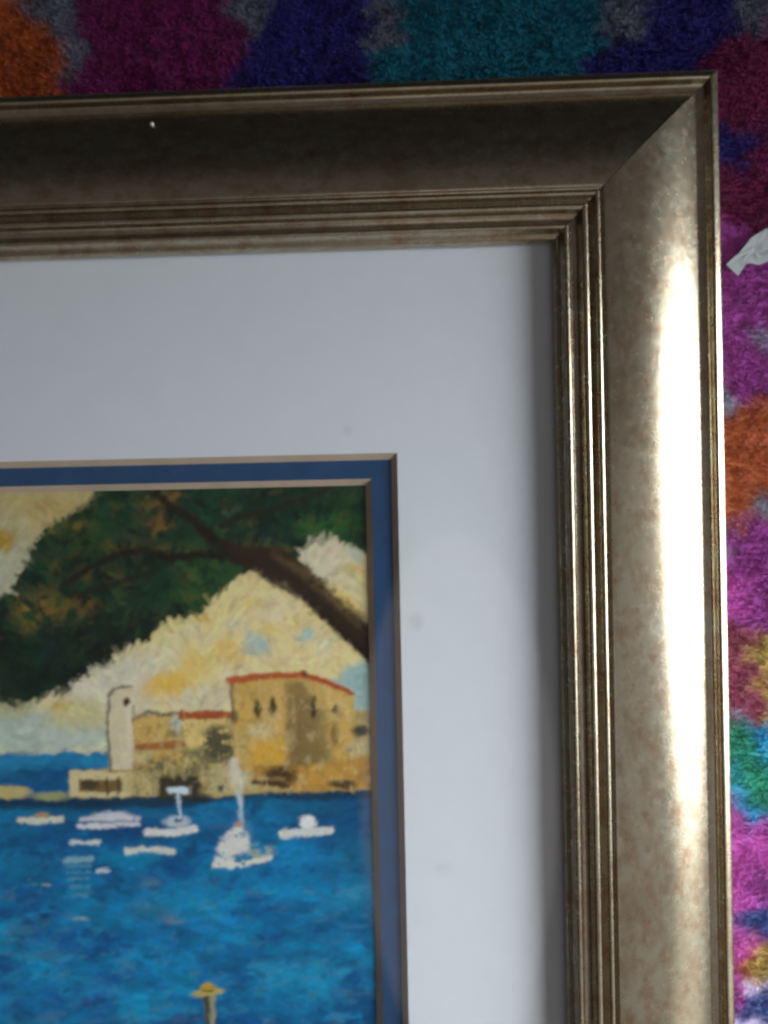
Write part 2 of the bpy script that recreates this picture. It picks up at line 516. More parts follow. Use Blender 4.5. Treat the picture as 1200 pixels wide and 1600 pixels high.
    for (px, py, rx, ry, co, al) in (
            (30, 1222, 80, 14, (20, 78, 128), 0.8), (95, 1210, 22, 18, (14, 70, 124), 0.8), (15, 1205, 18, 12, (40, 124, 168), 0.6),
            (120, 1288, 160, 10, (14, 86, 148), 0.6), (205, 1305, 120, 22, (8, 60, 112), 0.85), (60, 1320, 120, 14, (12, 76, 132), 0.7),
            (55, 1345, 70, 22, (26, 104, 150), 0.6), (320, 1270, 40, 24, (28, 116, 164), 0.8), (412, 1270, 34, 30, (22, 118, 172), 0.9),
            (250, 1270, 40, 18, (30, 104, 146), 0.7), (530, 1280, 60, 50, (12, 74, 118), 0.75), (470, 1262, 70, 12, (24, 84, 114), 0.7),
            (450, 1340, 110, 30, (16, 124, 178), 0.85), (545, 1340, 40, 40, (28, 96, 128), 0.7), (300, 1330, 40, 18, (14, 116, 172), 0.7),
            (400, 1400, 130, 24, (18, 116, 168), 0.7), (200, 1370, 60, 20, (10, 72, 126), 0.8), (60, 1395, 90, 24, (12, 80, 138), 0.7),
            (320, 1450, 90, 30, (18, 112, 170), 0.7), (520, 1430, 70, 30, (22, 104, 148), 0.6), (140, 1470, 120, 24, (16, 92, 152), 0.6),
            (420, 1480, 50, 14, (14, 84, 136), 0.6), (480, 1510, 90, 22, (40, 116, 150), 0.5), (240, 1520, 130, 24, (14, 88, 148), 0.6),
            (80, 1560, 110, 28, (12, 80, 142), 0.6), (430, 1570, 120, 26, (12, 82, 132), 0.7), (545, 1570, 40, 40, (10, 68, 112), 0.7),
            (350, 1380, 40, 18, (12, 96, 150), 0.7), (385, 1395, 14, 30, (10, 82, 136), 0.6), (240, 1425, 30, 14, (54, 84, 96), 0.6),
            (268, 1437, 16, 8, (112, 116, 116), 0.7), (235, 1380, 14, 6, (108, 142, 158), 0.6), (45, 1450, 14, 10, (84, 104, 122), 0.5),
            (80, 1492, 34, 8, (70, 92, 112), 0.5), (150, 1545, 30, 14, (40, 102, 156), 0.6), (545, 1405, 20, 8, (74, 130, 150), 0.6),
            (512, 1320, 12, 10, (8, 56, 96), 0.6), (570, 1330, 30, 60, (14, 72, 106), 0.5), (215, 1600, 60, 14, (46, 114, 150), 0.5)):
        c.put(E(px, py, rx, ry, 0.8) * sea * sstep(0.25, 0.6, n3 * 0.6 + streak[..., 0] * 0.4), co, al)
    c.put(sstep(0.62, 0.74, fbm(x, y, 22, 8, 411, 3)) * sstep(1370, 1400, y), (70, 126, 150), 0.35)
    c.put(sstep(0.60, 0.72, fbm(x, y, 26, 18, 431, 4, 0.7)) * sstep(1300, 1330, y), (8, 60, 102), 0.5)
    c.put(sstep(0.60, 0.74, fbm(x, y, 34, 22, 447, 4, 0.7)) * sstep(1340, 1400, y), (26, 138, 180), 0.6)
    c.put(sstep(0.68, 0.76, fbm(x, y, 18, 9, 453, 3)) * sstep(1350, 1400, y), (112, 128, 132), 0.2)
    # ---- broad brushwork over sky, leaves and water
    def lay(px, py):
        if py > 1150: return 0.05
        return 0.9 if (px + py * 0.2) % 130 < 70 else -0.7
    c.strokes(9000, (7, 15), (3.5, 6.0), lay, 5, 0.75, 0.10)
    c.strokes(5000, (4, 9), (2.0, 3.5), lay, 6, 0.7, 0.14)
    branches(0.75)
    # ---- shore
    c.put(R(-300, 1243, 175, 1264, 6), (14, 46, 70), 0.9)
    c.put(P([(160, 1236), (330, 1240), (580, 1226), (590, 1246), (480, 1252), (400, 1246), (330, 1252), (300, 1262), (160, 1262)], 5), (18, 50, 72), 0.9)
    c.put(E(8, 1238, 40, 10, 0.3), (190, 170, 112), 1)
    c.put(E(80, 1244, 28, 7, 0.4), (160, 160, 110), 0.85)
    c.put(P([(170, 1120), (300, 1112), (580, 1110), (584, 1234), (420, 1238), (330, 1246), (200, 1244), (110, 1244), (110, 1206), (172, 1200)], 3), (176, 152, 96), 1)
    c.put(R(350, 1090, 600, 1140, 6) * sstep(575, 600, x), (142, 176, 178), 0.8)
    c.put(R(108, 1204, 205, 1246), (204, 186, 138), 1)
    c.put(R(122, 1218, 192, 1237), (112, 82, 44), 0.95)
    c.put(E(140, 1226, 14, 9, 0.4), (56, 52, 40), 0.8)
    for px in (168, 186): c.put(L_([(px, 1216), (px, 1240)], 2.5), (70, 52, 36), 0.8)
    c.put(L_([(180, 1202), (232, 1196)], 5), (164, 112, 62), 0.9)
    c.put(R(196, 1206, 248, 1240, 4), (186, 166, 112), 0.9)
    # tower
    c.put(R(169, 1074, 207, 1202), (206, 190, 158), 1)
    c.put(R(196, 1090, 208, 1200, 4), (214, 200, 176), 0.7)
    c.put(L_([(172, 1204), (169, 1140), (170, 1085), (180, 1075), (204, 1072)], 2.6, 2.2), (88, 86, 70), 0.85)
    c.put(E(197, 1097, 5, 7, 0.35), (76, 46, 34), 1)
    c.put(L_([(209, 1105), (211, 1122)], 2), (110, 100, 76), 0.6)
    # low yellow houses right of the tower
    c.put(R(208, 1120, 266, 1168), (198, 162, 92), 1)
    c.put(L_([(211, 1124), (232, 1112), (262, 1118), (284, 1112)], 2.8), (86, 80, 56), 0.85)
    c.put(E(277, 1130, 11, 15, 0.3), (190, 186, 166), 1)
    c.put(L_([(262, 1148), (290, 1148)], 2.5), (126, 114, 78), 0.8)
    c.put(L_([(214, 1168), (288, 1162)], 5.5), (160, 96, 52), 0.95)
    c.put(R(238, 1172, 288, 1192, 4), (196, 158, 84), 0.9)
    c.put(R(210, 1172, 238, 1198, 4), (190, 170, 120), 0.8)
    c.put(P([(284, 1124), (358, 1122), (362, 1170), (300, 1175), (288, 1160)]), (216, 186, 116), 1)
    c.put(L_([(284, 1118), (320, 1116), (357, 1118)], 6), (166, 80, 42), 1)
    # scrubby rubble
    c.put(P([(232, 1190), (300, 1170), (368, 1172), (372, 1210), (310, 1240), (240, 1236)], 6) * sstep(0.30, 0.55, n3), (116, 106, 72), 0.85)
    c.put(E(258, 1195, 22, 9, 0.6) * sstep(0.3, 0.6, n3), (98, 96, 68), 0.8)
    c.put(E(342, 1160, 30, 28, 0.4) * sstep(0.30, 0.52, n3), (78, 76, 56), 0.95)
    for q in range(5): c.put(L_([(326 + q * 8, 1146 - (q % 2) * 9), (334 + q * 6, 1182)], 2.2, 1.2), (66, 66, 50), 0.7)
    c.put(R(248, 1212, 312, 1250, 5), (46, 42, 36), 0.95)
    c.put(E(318, 1246, 14, 8, 0.5), (30, 40, 44), 0.9)
    c.put(P([(326, 1205), (350, 1190), (404, 1186), (404, 1232), (340, 1244), (326, 1236)], 5), (186, 168, 122), 0.9)
    c.put(E(372, 1212, 14, 20, 0.6), (210, 196, 164), 0.8)
    c.put(E(345, 1232, 5, 5, 0.5), (70, 66, 56), 0.9)
    # the big house
    c.put(P([(362, 1066), (472, 1056), (552, 1086), (552, 1200), (366, 1205)], 2.5), (198, 158, 84), 1)
    c.put(P([(446, 1068), (474, 1060), (508, 1080), (512, 1200), (448, 1202)], 7), (138, 112, 68), 0.95)
    c.put(P([(468, 1060), (552, 1088), (552, 1122), (500, 1110)], 5), (204, 168, 100), 0.7)
    c.put(R(500, 1110, 520, 1196, 6), (168, 140, 82), 0.7)
    c.put(R(366, 1072, 450, 1098, 6), (186, 150, 84), 0.6)
    c.put(E(410, 1142, 22, 12, 0.5), (206, 184, 138), 0.9)
    c.put(E(432, 1112, 14, 40, 0.6), (206, 168, 104), 0.6)
    c.put(R(396, 1160, 446, 1192, 7), (206, 156, 58), 0.85)
    c.put(E(380, 1160, 10, 24, 0.7), (176, 150, 92), 0.7)
    c.put(E(470, 1150, 12, 50, 0.7), (128, 100, 64), 0.6)
    c.put(E(490, 1178, 26, 20, 0.7), (122, 102, 58), 0.6)
    c.put(P([(396, 1196), (450, 1198), (520, 1192), (590, 1180), (590, 1232), (470, 1236), (396, 1226)], 4), (180, 132, 60), 1)
    c.put(R(470, 1198, 560, 1226, 6), (192, 146, 68), 0.7)
    c.put(E(438, 1212, 26, 15, 0.5), (66, 46, 26), 0.95)
    c.put(L_([(396, 1222), (450, 1228)], 3.5), (58, 42, 28), 0.9)
    c.put(E(536, 1225, 22, 7, 0.4), (72, 58, 36), 0.95)
    c.put(L_([(400, 1216), (444, 1218)], 2.5), (160, 130, 84), 0.6)
    c.put(L_([(360, 1063), (400, 1058), (474, 1054)], 6, 5), (176, 86, 46), 1)
    c.put(L_([(474, 1054), (510, 1066), (550, 1084)], 4.5, 4), (166, 76, 42), 1)
    c.put(E(476, 1051, 5, 4, 0.5), (80, 60, 50), 0.8)
    for (px, py, rx, ry) in ((402, 1108, 5.5, 15), (425, 1104, 5.5, 15), (490, 1106, 5.5, 17), (524, 1108, 4.5, 8), (523, 1148, 6, 18)):
        c.put(E(px, py, rx, ry, 0.35), (50, 44, 32), 0.92 if py < 1140 else 0.55)
    c.put(R(512, 1094, 536, 1128, 5), (206, 180, 128), 0.35)
    c.put(E(524, 1108, 4, 7, 0.35), (60, 48, 34), 0.85)
    c.put(L_([(362, 1070), (364, 1125)], 2.5), (86, 76, 54), 0.7)
    c.put(E(366, 1118, 6, 12, 0.5), (84, 78, 58), 0.7)
    c.put(E(560, 1168, 20, 12, 0.5), (196, 176, 132), 0.9)
    c.put(E(566, 1142, 15, 8, 0.4), (54, 56, 46), 0.95)
    c.put(sstep(0.66, 0.76, fbm(x, y, 13, 11, 501, 3)) * R(205, 1110, 590, 1240, 4), (92, 78, 50), 0.25)
    town = P([(205, 1112), (290, 1108), (356, 1112), (360, 1062), (474, 1054), (552, 1086), (590, 1130), (590, 1240), (205, 1244)], 3)
    pen = lambda sd, sc, w: 1 - sstep(w * 0.4, w, np.abs(fbm(x, y, sc, sc, sd, 3) - 0.5))
    c.put(pen(521, 20, 0.030) * town, (84, 68, 42), 0.25)
    c.put(pen(541, 30, 0.026) * town * (x < 360), (54, 48, 36), 0.35)
    c.put(sstep(0.58, 0.70, fbm(x, y, 9, 16, 557, 3)) * town, (222, 200, 150), 0.25)
    c.put(sstep(0.60, 0.70, fbm(x, y, 8, 18, 563, 3)) * town * (x > 440), (110, 88, 54), 0.25)
    # ---- boats
    W = (212, 208, 204)
    dash = sstep(0.22, 0.42, n3)
    c.put(L_([(30, 1281), (60, 1282), (96, 1280)], 5) * dash, (204, 200, 178), 1)
    c.put(E(65, 1273, 11, 4, 0.4), (190, 138, 70), 0.9)
    c.put(L_([(124, 1291), (170, 1290), (214, 1286)], 4.5) * dash, (206, 203, 206), 1)
    c.put(E(176, 1276, 30, 8, 0.4), (204, 202, 208), 0.9)
    c.put(L_([(128, 1280), (216, 1278)], 3.5) * dash, (206, 200, 204), 0.9)
    c.put(L_([(132, 1284), (212, 1284)], 1.2), (96, 92, 130), 0.6)
    c.put(L_([(230, 1301), (270, 1301), (304, 1295)], 6), W, 1)
    c.put(E(277, 1284, 20, 9, 0.4), (188, 194, 202), 0.9)
    c.put(E(279, 1281, 6, 3.5, 0.4), (46, 60, 74), 0.9)
    c.put(L_([(278, 1236), (281, 1278)], 2.6), (192, 206, 220), 0.9)
    c.put(L_([(268, 1236), (291, 1235)], 4.8), (206, 216, 228), 0.95)
    c.put(L_([(112, 1316), (156, 1317)], 4) * dash, (196, 204, 200), 1)
    c.put(L_([(198, 1330), (230, 1327), (270, 1330)], 5) * dash, (204, 200, 188), 1)
    c.put(L_([(102, 1345), (142, 1342)], 5) * dash, (126, 166, 184), 0.9)
    c.put(L_([(152, 1361), (170, 1360)], 3.5), (186, 198, 204), 0.9)
    for q, py in enumerate((1354, 1364, 1374, 1387, 1400)):
        c.put(L_([(104 + q * 2, py), (142 - q, py - 2)], 2.6) * dash, (86, 142, 170), 0.7)
    c.put(L_([(48, 1376), (78, 1382)], 3.5) * sstep(0.45, 0.6, n3), (150, 160, 158), 0.8)
    c.put(E(126, 1436, 12, 4.5, 0.5) * dash, (136, 160, 170), 0.8)
    # sailing boat
    c.put(L_([(366, 1190), (374, 1230), (376, 1256)], 7, 4, 4) * sstep(0.2, 0.6, n3), (208, 200, 184), 0.8)
    c.put(L_([(374, 1240), (378, 1296)], 3.4, 3), (176, 192, 206), 0.85)
    c.put(E(378, 1310, 14, 34, 0.6), (110, 146, 160), 0.4)
    c.put(P([(352, 1300), (372, 1288), (388, 1302), (390, 1330), (350, 1342), (338, 1326)], 4) * sstep(0.2, 0.4, n3), (208, 202, 196), 1)
    c.put(E(372, 1288, 7, 4, 0.5), (190, 130, 96), 0.9)
    c.put(L_([(330, 1296), (356, 1288)], 3, 2) * dash, (70, 90, 116), 0.6)
    c.put(L_([(336, 1350), (370, 1352), (420, 1340)], 5) * sstep(0.34, 0.46, n3), (212, 206, 192), 1)
    c.put(L_([(338, 1342), (362, 1344)], 4) * dash, (214, 208, 202), 0.9)
    c.put(E(404, 1330, 22, 10, 0.6) * sstep(0.4, 0.55, n3), (168, 166, 138), 0.8)
    # boat with a domed cabin
    c.put(L_([(442, 1304), (480, 1301), (516, 1297)], 6) * sstep(0.12, 0.32, n3), (204, 204, 198), 1)
    c.put(E(481, 1285, 14, 11, 0.25), (220, 216, 212), 1)
    c.put(E(447, 1300, 4, 6, 0.4), (208, 186, 162), 0.8)
    # hatted mooring post in the foreground
    c.put(P([(316, 1556), (337, 1554), (336, 1610), (338, 1760), (318, 1760), (324, 1600)], 2.2), (150, 140, 112), 1)
    c.put(P([(316, 1556), (328, 1556), (330, 1760), (318, 1760), (323, 1600)], 2.6), (44, 52, 48), 0.9)
    c.put(E(325, 1550, 25, 6.5, 0.25, -0.12), (176, 158, 88), 1)
    c.put(E(326, 1543, 12, 7, 0.3), (184, 146, 46), 1)
    c.put(E(325, 1548, 9, 3, 0.4), (58, 48, 30), 0.85)
    c.put(P([(180, 1720), (330, 1690), (470, 1700), (520, 1760), (480, 1850), (230, 1850)], 5), (128, 92, 52), 1)
    c.put(L_([(186, 1722), (330, 1694), (468, 1704)], 6), (196, 186, 160), 1)
    c.strokes(3500, (3, 7), (1.6, 2.8), lambda px, py: 1.5 if (px * 7 + py) % 30 < 18 else 0.1, 8, 0.6, 0.10,
              lambda px, py: 100 < px < 590 and 1060 < py < 1250)
    c.strokes(5200, (3, 8), (1.4, 2.4), lambda px, py: 0.05, 9, 0.6, 0.08, lambda px, py: 1240 < py < 1420)
    # overall brush texture
    tex = (fbm(x, y, 12, 10, 611, 3) - 0.5)[..., None]
    c.rgb = c.rgb * (1 + 0.22 * tex)
    for _ in range(1):                                # soft printed edges
        for ax in (0, 1):
            c.rgb = 0.25 * np.roll(c.rgb, 1, ax) + 0.5 * c.rgb + 0.25 * np.roll(c.rgb, -1, ax)
    return np.clip(c.rgb, 0, 1)


# ------------------------------------------------------------------ rug (the surface the frame lies on)
PAL = {'orange': (128, 70, 44), 'purple': (106, 46, 102), 'maroon': (70, 14, 44), 'navy': (22, 16, 70), 'teal': (6, 64, 78), 'shaded_purple': (70, 10, 52),
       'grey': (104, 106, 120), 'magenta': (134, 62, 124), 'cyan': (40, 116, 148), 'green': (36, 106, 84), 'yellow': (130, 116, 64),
       'rose': (112, 54, 76), 'blue': (52, 68, 112), 'rust': (104, 46, 14), 'shaded_grey': (62, 64, 76), 'white': (170, 164, 180)}  # top-strip purple, grey and teal darkened: shade there is put into the dye
SEEDS = [(0, 60, 'rust'), (40, 110, 'rust'), (-60, 40, 'orange'), (96, 10, 'shaded_grey'), (100, 90, 'shaded_grey'), (170, 20, 'shaded_purple'), (230, 80, 'shaded_purple'),
         (320, 40, 'shaded_purple'), (290, 130, 'shaded_purple'), (160, 130, 'shaded_purple'), (385, 22, 'shaded_grey'), (440, 60, 'navy'), (520, 20, 'navy'), (520, 110, 'navy'), (430, 130, 'navy'),
         (600, 40, 'shaded_grey'), (680, 20, 'teal'), (640, 110, 'teal'), (780, 60, 'teal'), (880, 30, 'teal'), (880, 110, 'teal'), (985, 22, 'shaded_grey'),
         (1050, 60, 'navy'), (1110, 20, 'navy'), (980, 110, 'navy'), (1180, 14, 'shaded_grey'), (1165, 105, 'maroon'), (1215, 90, 'maroon'), (1170, 165, 'maroon'), (1155, 225, 'navy'),
         (1205, 250, 'maroon'), (1150, 290, 'maroon'), (1190, 330, 'maroon'), (1150, 380, 'purple'), (1160, 460, 'purple'), (1205, 470, 'purple'), (1170, 560, 'purple'),
         (1200, 535, 'grey'), (1198, 590, 'purple'), (1140, 625, 'grey'), (1150, 690, 'orange'), (1195, 650, 'orange'), (1180, 740, 'orange'), (1140, 790, 'orange'),
         (1205, 785, 'grey'), (1143, 838, 'grey'), (1170, 860, 'purple'), (1160, 930, 'magenta'), (1200, 900, 'purple'), (1195, 965, 'purple'),
         (1158, 1010, 'rose'), (1150, 1070, 'rose'), (1192, 1030, 'yellow'), (1205, 1090, 'yellow'), (1175, 1100, 'rose'), (1148, 1125, 'grey'), (1190, 1160, 'cyan'),
         (1160, 1170, 'green'), (1150, 1225, 'cyan'), (1172, 1215, 'green'), (1198, 1250, 'green'), (1182, 1275, 'cyan'), (1155, 1295, 'magenta'), (1195, 1310, 'magenta'), (1170, 1360, 'magenta'),
         (1155, 1430, 'magenta'), (1195, 1390, 'purple'), (1188, 1445, 'blue'), (1160, 1495, 'magenta'), (1180, 1518, 'orange'), (1198, 1512, 'yellow'), (1185, 1548, 'white'),
         (1152, 1545, 'magenta'), (1160, 1585, 'purple'), (1195, 1585, 'blue'), (1180, 1620, 'white')]
_r = random.Random(3)
_names = list(PAL)
for gx in range(-1500, 2400, 130):
    for gy in range(-1300, 3200, 130):
        if -80 < gx < 1260 and -60 < gy < 1650: continue
        SEEDS.append((gx + _r.uniform(-55, 55), gy + _r.uniform(-55, 55), _r.choice(_names)))


DYE_GAIN = 2.3


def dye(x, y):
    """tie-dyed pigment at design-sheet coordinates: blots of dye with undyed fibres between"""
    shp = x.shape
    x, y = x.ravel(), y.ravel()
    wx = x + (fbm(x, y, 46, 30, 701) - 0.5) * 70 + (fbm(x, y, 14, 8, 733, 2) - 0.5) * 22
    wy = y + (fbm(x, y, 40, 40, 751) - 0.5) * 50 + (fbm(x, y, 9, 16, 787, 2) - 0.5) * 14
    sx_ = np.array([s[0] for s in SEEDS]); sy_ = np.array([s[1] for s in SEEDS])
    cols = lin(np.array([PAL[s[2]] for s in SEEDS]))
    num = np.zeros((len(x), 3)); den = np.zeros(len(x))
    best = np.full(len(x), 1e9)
    pen = np.array([{'grey': 27.0, 'shaded_grey': 24.0, 'white': 8.0}.get(s[2], 0.0) for s in SEEDS])
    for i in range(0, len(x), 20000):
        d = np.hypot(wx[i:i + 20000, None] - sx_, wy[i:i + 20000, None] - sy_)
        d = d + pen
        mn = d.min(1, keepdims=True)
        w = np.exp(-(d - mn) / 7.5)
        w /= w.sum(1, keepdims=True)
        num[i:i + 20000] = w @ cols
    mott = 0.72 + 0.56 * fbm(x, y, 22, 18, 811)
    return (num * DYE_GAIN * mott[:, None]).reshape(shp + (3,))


RX0, RX1, RY0, RY1 = -0.50, 0.27, -0.55, 0.31
nx, ny = 300, 330
gx_, gy_ = np.meshgrid(np.linspace(RX0, RX1, nx), np.linspace(RY0, RY1, ny))
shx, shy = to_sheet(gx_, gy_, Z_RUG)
hz = (fbm(gx_ * 1e3, gy_ * 1e3, 60, 60, 901) - 0.5) * 0.004
under = (gx_ > FR_X0 - 0.004) & (gx_ < FR_X1 + 0.004) & (gy_ > FR_Y0 - 0.004) & (gy_ < FR_Y1 + 0.004)
zz = Z_RUG - 0.004 + np.where(under, -0.0025, hz)
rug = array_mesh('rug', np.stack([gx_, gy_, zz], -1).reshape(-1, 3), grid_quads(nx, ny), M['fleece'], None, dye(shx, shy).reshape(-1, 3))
rug['kind'] = 'structure'

# pile of the fleece round the frame: short leaning fibres
NP = 330000
px_ = RNG.uniform(FR_X0 - 0.06, FR_X1 + 0.075, NP * 3); py_ = RNG.uniform(FR_Y0 - 0.05, FR_Y1 + 0.065, NP * 3)
near = (px_ > -0.20) & (py_ > -0.26)
keep = ~((px_ > FR_X0 + 0.002) & (px_ < FR_X1 - 0.0015) & (py_ > FR_Y0 + 0.002) & (py_ < FR_Y1 - 0.0015)) & (near | (RNG.random(NP * 3) < 0.22))
px_, py_ = px_[keep][:NP], py_[keep][:NP]
n = len(px_)
mx_, my_ = px_ * 1e3, py_ * 1e3
clump = fbm(mx_, my_, 5, 5, 931, 3)
ang = fbm(mx_, my_, 9, 9, 951, 3) * 14 + RNG.normal(0, 0.7, n)
ln = (0.0016 + 0.0009 * clump) * RNG.uniform(0.7, 1.2, n)
lean = 0.25 + 0.4 * RNG.random(n)
zb = Z_RUG - 0.0045 + (fbm(mx_, my_, 60, 60, 901) - 0.5) * 0.004
edge = np.maximum(np.maximum(px_ - FR_X1, FR_X0 - px_), np.maximum(py_ - FR_Y1, FR_Y0 - py_))
zb = zb - 0.0035 * np.exp(-(np.maximum(edge, 0) / 0.0045) ** 2)          # pressed down along the frame
dx_, dy_ = np.cos(ang) * ln * lean, np.sin(ang) * ln * lean
dz_ = ln * np.sqrt(1 - (lean * 0.9) ** 2)
a2 = RNG.uniform(0, math.pi, n)
wx_, wy_ = np.cos(a2) * 0.00020, np.sin(a2) * 0.00020
V = np.zeros((n, 6, 3))
for j, (t, tz, wd) in enumerate(((0.0, 0.0, 1.0), (0.35, 0.62, 0.9), (1.0, 1.0, 0.35))):
    for q, sg in ((0, -1), (1, 1)):
        V[:, 2 * j + q, 0] = px_ + dx_ * t + sg * wx_ * wd
        V[:, 2 * j + q, 1] = py_ + dy_ * t + sg * wy_ * wd
        V[:, 2 * j + q, 2] = zb + dz_ * tz
b0 = np.arange(n) * 6
quads = np.concatenate([np.stack([b0, b0 + 1, b0 + 3, b0 + 2], 1), np.stack([b0 + 2, b0 + 3, b0 + 5, b0 + 4], 1)])
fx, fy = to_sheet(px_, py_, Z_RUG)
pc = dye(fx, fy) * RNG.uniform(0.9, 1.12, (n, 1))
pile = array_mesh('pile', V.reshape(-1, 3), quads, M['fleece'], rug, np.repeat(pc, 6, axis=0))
pile['kind'] = 'stuff'

# ------------------------------------------------------------------ the framed painting
root = bpy.data.objects.new('framed_painting', None)
C.objects.link(root)
root.location = ((FR_X0 + FR_X1) / 2, (FR_Y0 + FR_Y1) / 2, Z_RUG)
root.empty_display_size = 0.05
tag(root, 'harbour painting in white and blue mats and a champagne moulded frame', 'framed painting')


def adopt(o):
    o.parent = root
    o.matrix_parent_inverse.identity()
    o.location = (-root.location[0], -root.location[1], -root.location[2])
    return o


def arc(cx, cz, r, a0, a1, k=7):
    return [(cx + r * math.cos(math.radians(a0 + (a1 - a0) * i / k)), cz + r * math.sin(math.radians(a0 + (a1 - a0) * i / k))) for i in range(k + 1)]


def moulding():
    """section of the moulding: (distance in from the outer edge, height), millimetres"""
    p = [(0.0, -18.5), (0.0, -4.0), (0.0, 1.2), (0.1, 1.7), (0.4, 2.05), (1.0, 2.36), (1.8, 2.74), (2.5, 3.04), (3.0, 3.15)]   # outer rim
    p += [(3.35, 2.95), (3.75, 2.4), (4.2, 1.5), (4.6, 0.7), (5.1, 0.15), (5.8, 0.0), (8.28, 0.0), (8.31, 1.4)]
    # broad cushion: tilts outward at its outer side, level near its inner side
    o, z, W_ = 8.4, 1.8, 38.0
    N = 40
    for i in range(N + 1):
        t = i / N
        p.append((o + W_ * t, z))
        th = math.radians(36 * (1 - t) ** 1.5)
        z += math.tan(th) * W_ / N
    zc = p[-1][1]
    p += [(46.75, zc - 0.25), (46.95, zc - 1.0), (47.35, zc - 1.15)]
    p += arc(48.7, zc - 1.3, 1.15, 165, 10, 9)           # bead
    p += [(50.1, zc - 2.3), (50.8, zc - 2.75), (51.6, zc - 2.5)]
    p += arc(53.3, zc - 2.5, 1.55, 170, 10, 10)          # larger bead
    p += [(55.2, zc - 3.4), (56.4, zc - 4.3), (57.6, zc - 4.5), (58.5, zc - 4.3)]
    p += arc(59.9, zc - 4.3, 1.2, 170, 5, 9)             # inner bead
    p += [(61.4, zc - 5.2), (61.8, zc - 6.2), (62.3, zc - 6.9), (63.2, zc - 7.0), (63.7, zc - 7.5), (64.1, zc - 8.6), (64.3, 3.0), (64.5, 2.6)]
    p += [(63.5, 2.45), (58.0, 2.45), (58.0, -6.5), (50.0, -6.5), (50.0, -18.5)]
    return [(o_ / 1000, z_ / 1000) for o_, z_ in p]


PROF = moulding()
GAP = 0.00012


def rail(side):
    n_ = len(PROF)
    ext = {'top': (FR_X0, FR_X1), 'bottom': (FR_X0, FR_X1), 'right': (FR_Y0, FR_Y1), 'left': (FR_Y0, FR_Y1)}[side]
    K = 60
    vs = []
    for k_ in range(K + 1):
        t = k_ / K
        for o_, z_ in PROF:
            lo, hi = ext[0] + o_ + GAP, ext[1] - o_ - GAP
            s_ = lo + (hi - lo) * t
            if side == 'top': vs.append((s_, FR_Y1 - o_, z_))
            elif side == 'bottom': vs.append((s_, FR_Y0 + o_, z_))
            elif side == 'right': vs.append((FR_X1 - o_, s_, z_))
            else: vs.append((FR_X0 + o_, s_, z_))
    fs = []
    for k_ in range(K):
        for i in range(n_):
            j = (i + 1) % n_
            q = (k_ * n_ + i, k_ * n_ + j, (k_ + 1) * n_ + j, (k_ + 1) * n_ + i)
            fs.append(q if side in ('bottom', 'right') else q[::-1])
    e0, e1 = tuple(range(n_)), tuple(K * n_ + i for i in range(n_))
    fs += [e0[::-1] if side in ('bottom', 'right') else e0, e1 if side in ('bottom', 'right') else e1[::-1]]
    o = mesh_obj('rail', vs, fs, M['metal_x'] if side in ('top', 'bottom') else M['metal_y'])
    me = o.data
    sm = [True] * len(me.polygons)
    sm[-1] = sm[-2] = False
    me.polygons.foreach_set('use_smooth', sm)
    import bmesh
    bm = bmesh.new(); bm.from_mesh(me)
    bmesh.ops.recalc_face_normals(bm, faces=bm.faces)
    for e in bm.edges:
        if len(e.link_faces) == 2 and e.calc_face_angle(0) > math.radians(50): e.smooth = False
    bm.to_mesh(me); bm.free()
    return adopt(o)


for s in ('top', 'right', 'bottom', 'left'): rail(s)

# glass
IN = 0.0600
def slab(name, x0, x1, y0, y1, z0, z1, mat):
    v = [(x0, y0, z0), (x1, y0, z0), (x1, y1, z0), (x0, y1, z0), (x0, y0, z1), (x1, y0, z1), (x1, y1, z1), (x0, y1, z1)]
    f = [(3, 2, 1, 0), (4, 5, 6, 7), (0, 1, 5, 4), (1, 2, 6, 5), (2, 3, 7, 6), (3, 0, 4, 7)]
    return adopt(mesh_obj(name, v, f, mat))


slab('glass_pane', FR_X0 + IN, FR_X1 - IN, FR_Y0 + IN, FR_Y1 - IN, 0.0004, 0.0023, M['glass'])
slab('backing_board', FR_X0 + IN, FR_X1 - IN, FR_Y0 + IN, FR_Y1 - IN, -0.0062, -0.0042, M['backing'])


def mat_ring(name, ox0, ox1, oy0, oy1, x0, x1, y0, y1, zt, zb, mat):
    """board with a bevelled window; the bevel is a part of its own"""
    O = [(ox0, oy0), (ox1, oy0), (ox1, oy1), (ox0, oy1)]
    I = [(x0, y0), (x1, y0), (x1, y1), (x0, y1)]
    B = [(x0 + BEV, y0 + BEV), (x1 - BEV, y0 + BEV), (x1 - BEV, y1 - BEV), (x0 + BEV, y1 - BEV)]
    v = [(*p, zt) for p in O] + [(*p, zt) for p in I] + [(*p, zb) for p in O]
    f = []
    for i in range(4):
        j = (i + 1) % 4
        f += [(i, j, 4 + j, 4 + i), (j, i, 8 + i, 8 + j)]
    o = adopt(mesh_obj(name, v, f, mat))
    v2 = [(*p, zt - 0.00005) for p in I] + [(*p, zb) for p in B] + [(*p, zb) for p in I]
    f2 = []
    for i in range(4):
        j = (i + 1) % 4
        f2 += [(i, j, 4 + j, 4 + i), (4 + i, 4 + j, 8 + j, 8 + i)]
    b = mesh_obj('bevel_edge', v2, f2, M['core'], o)
    return o


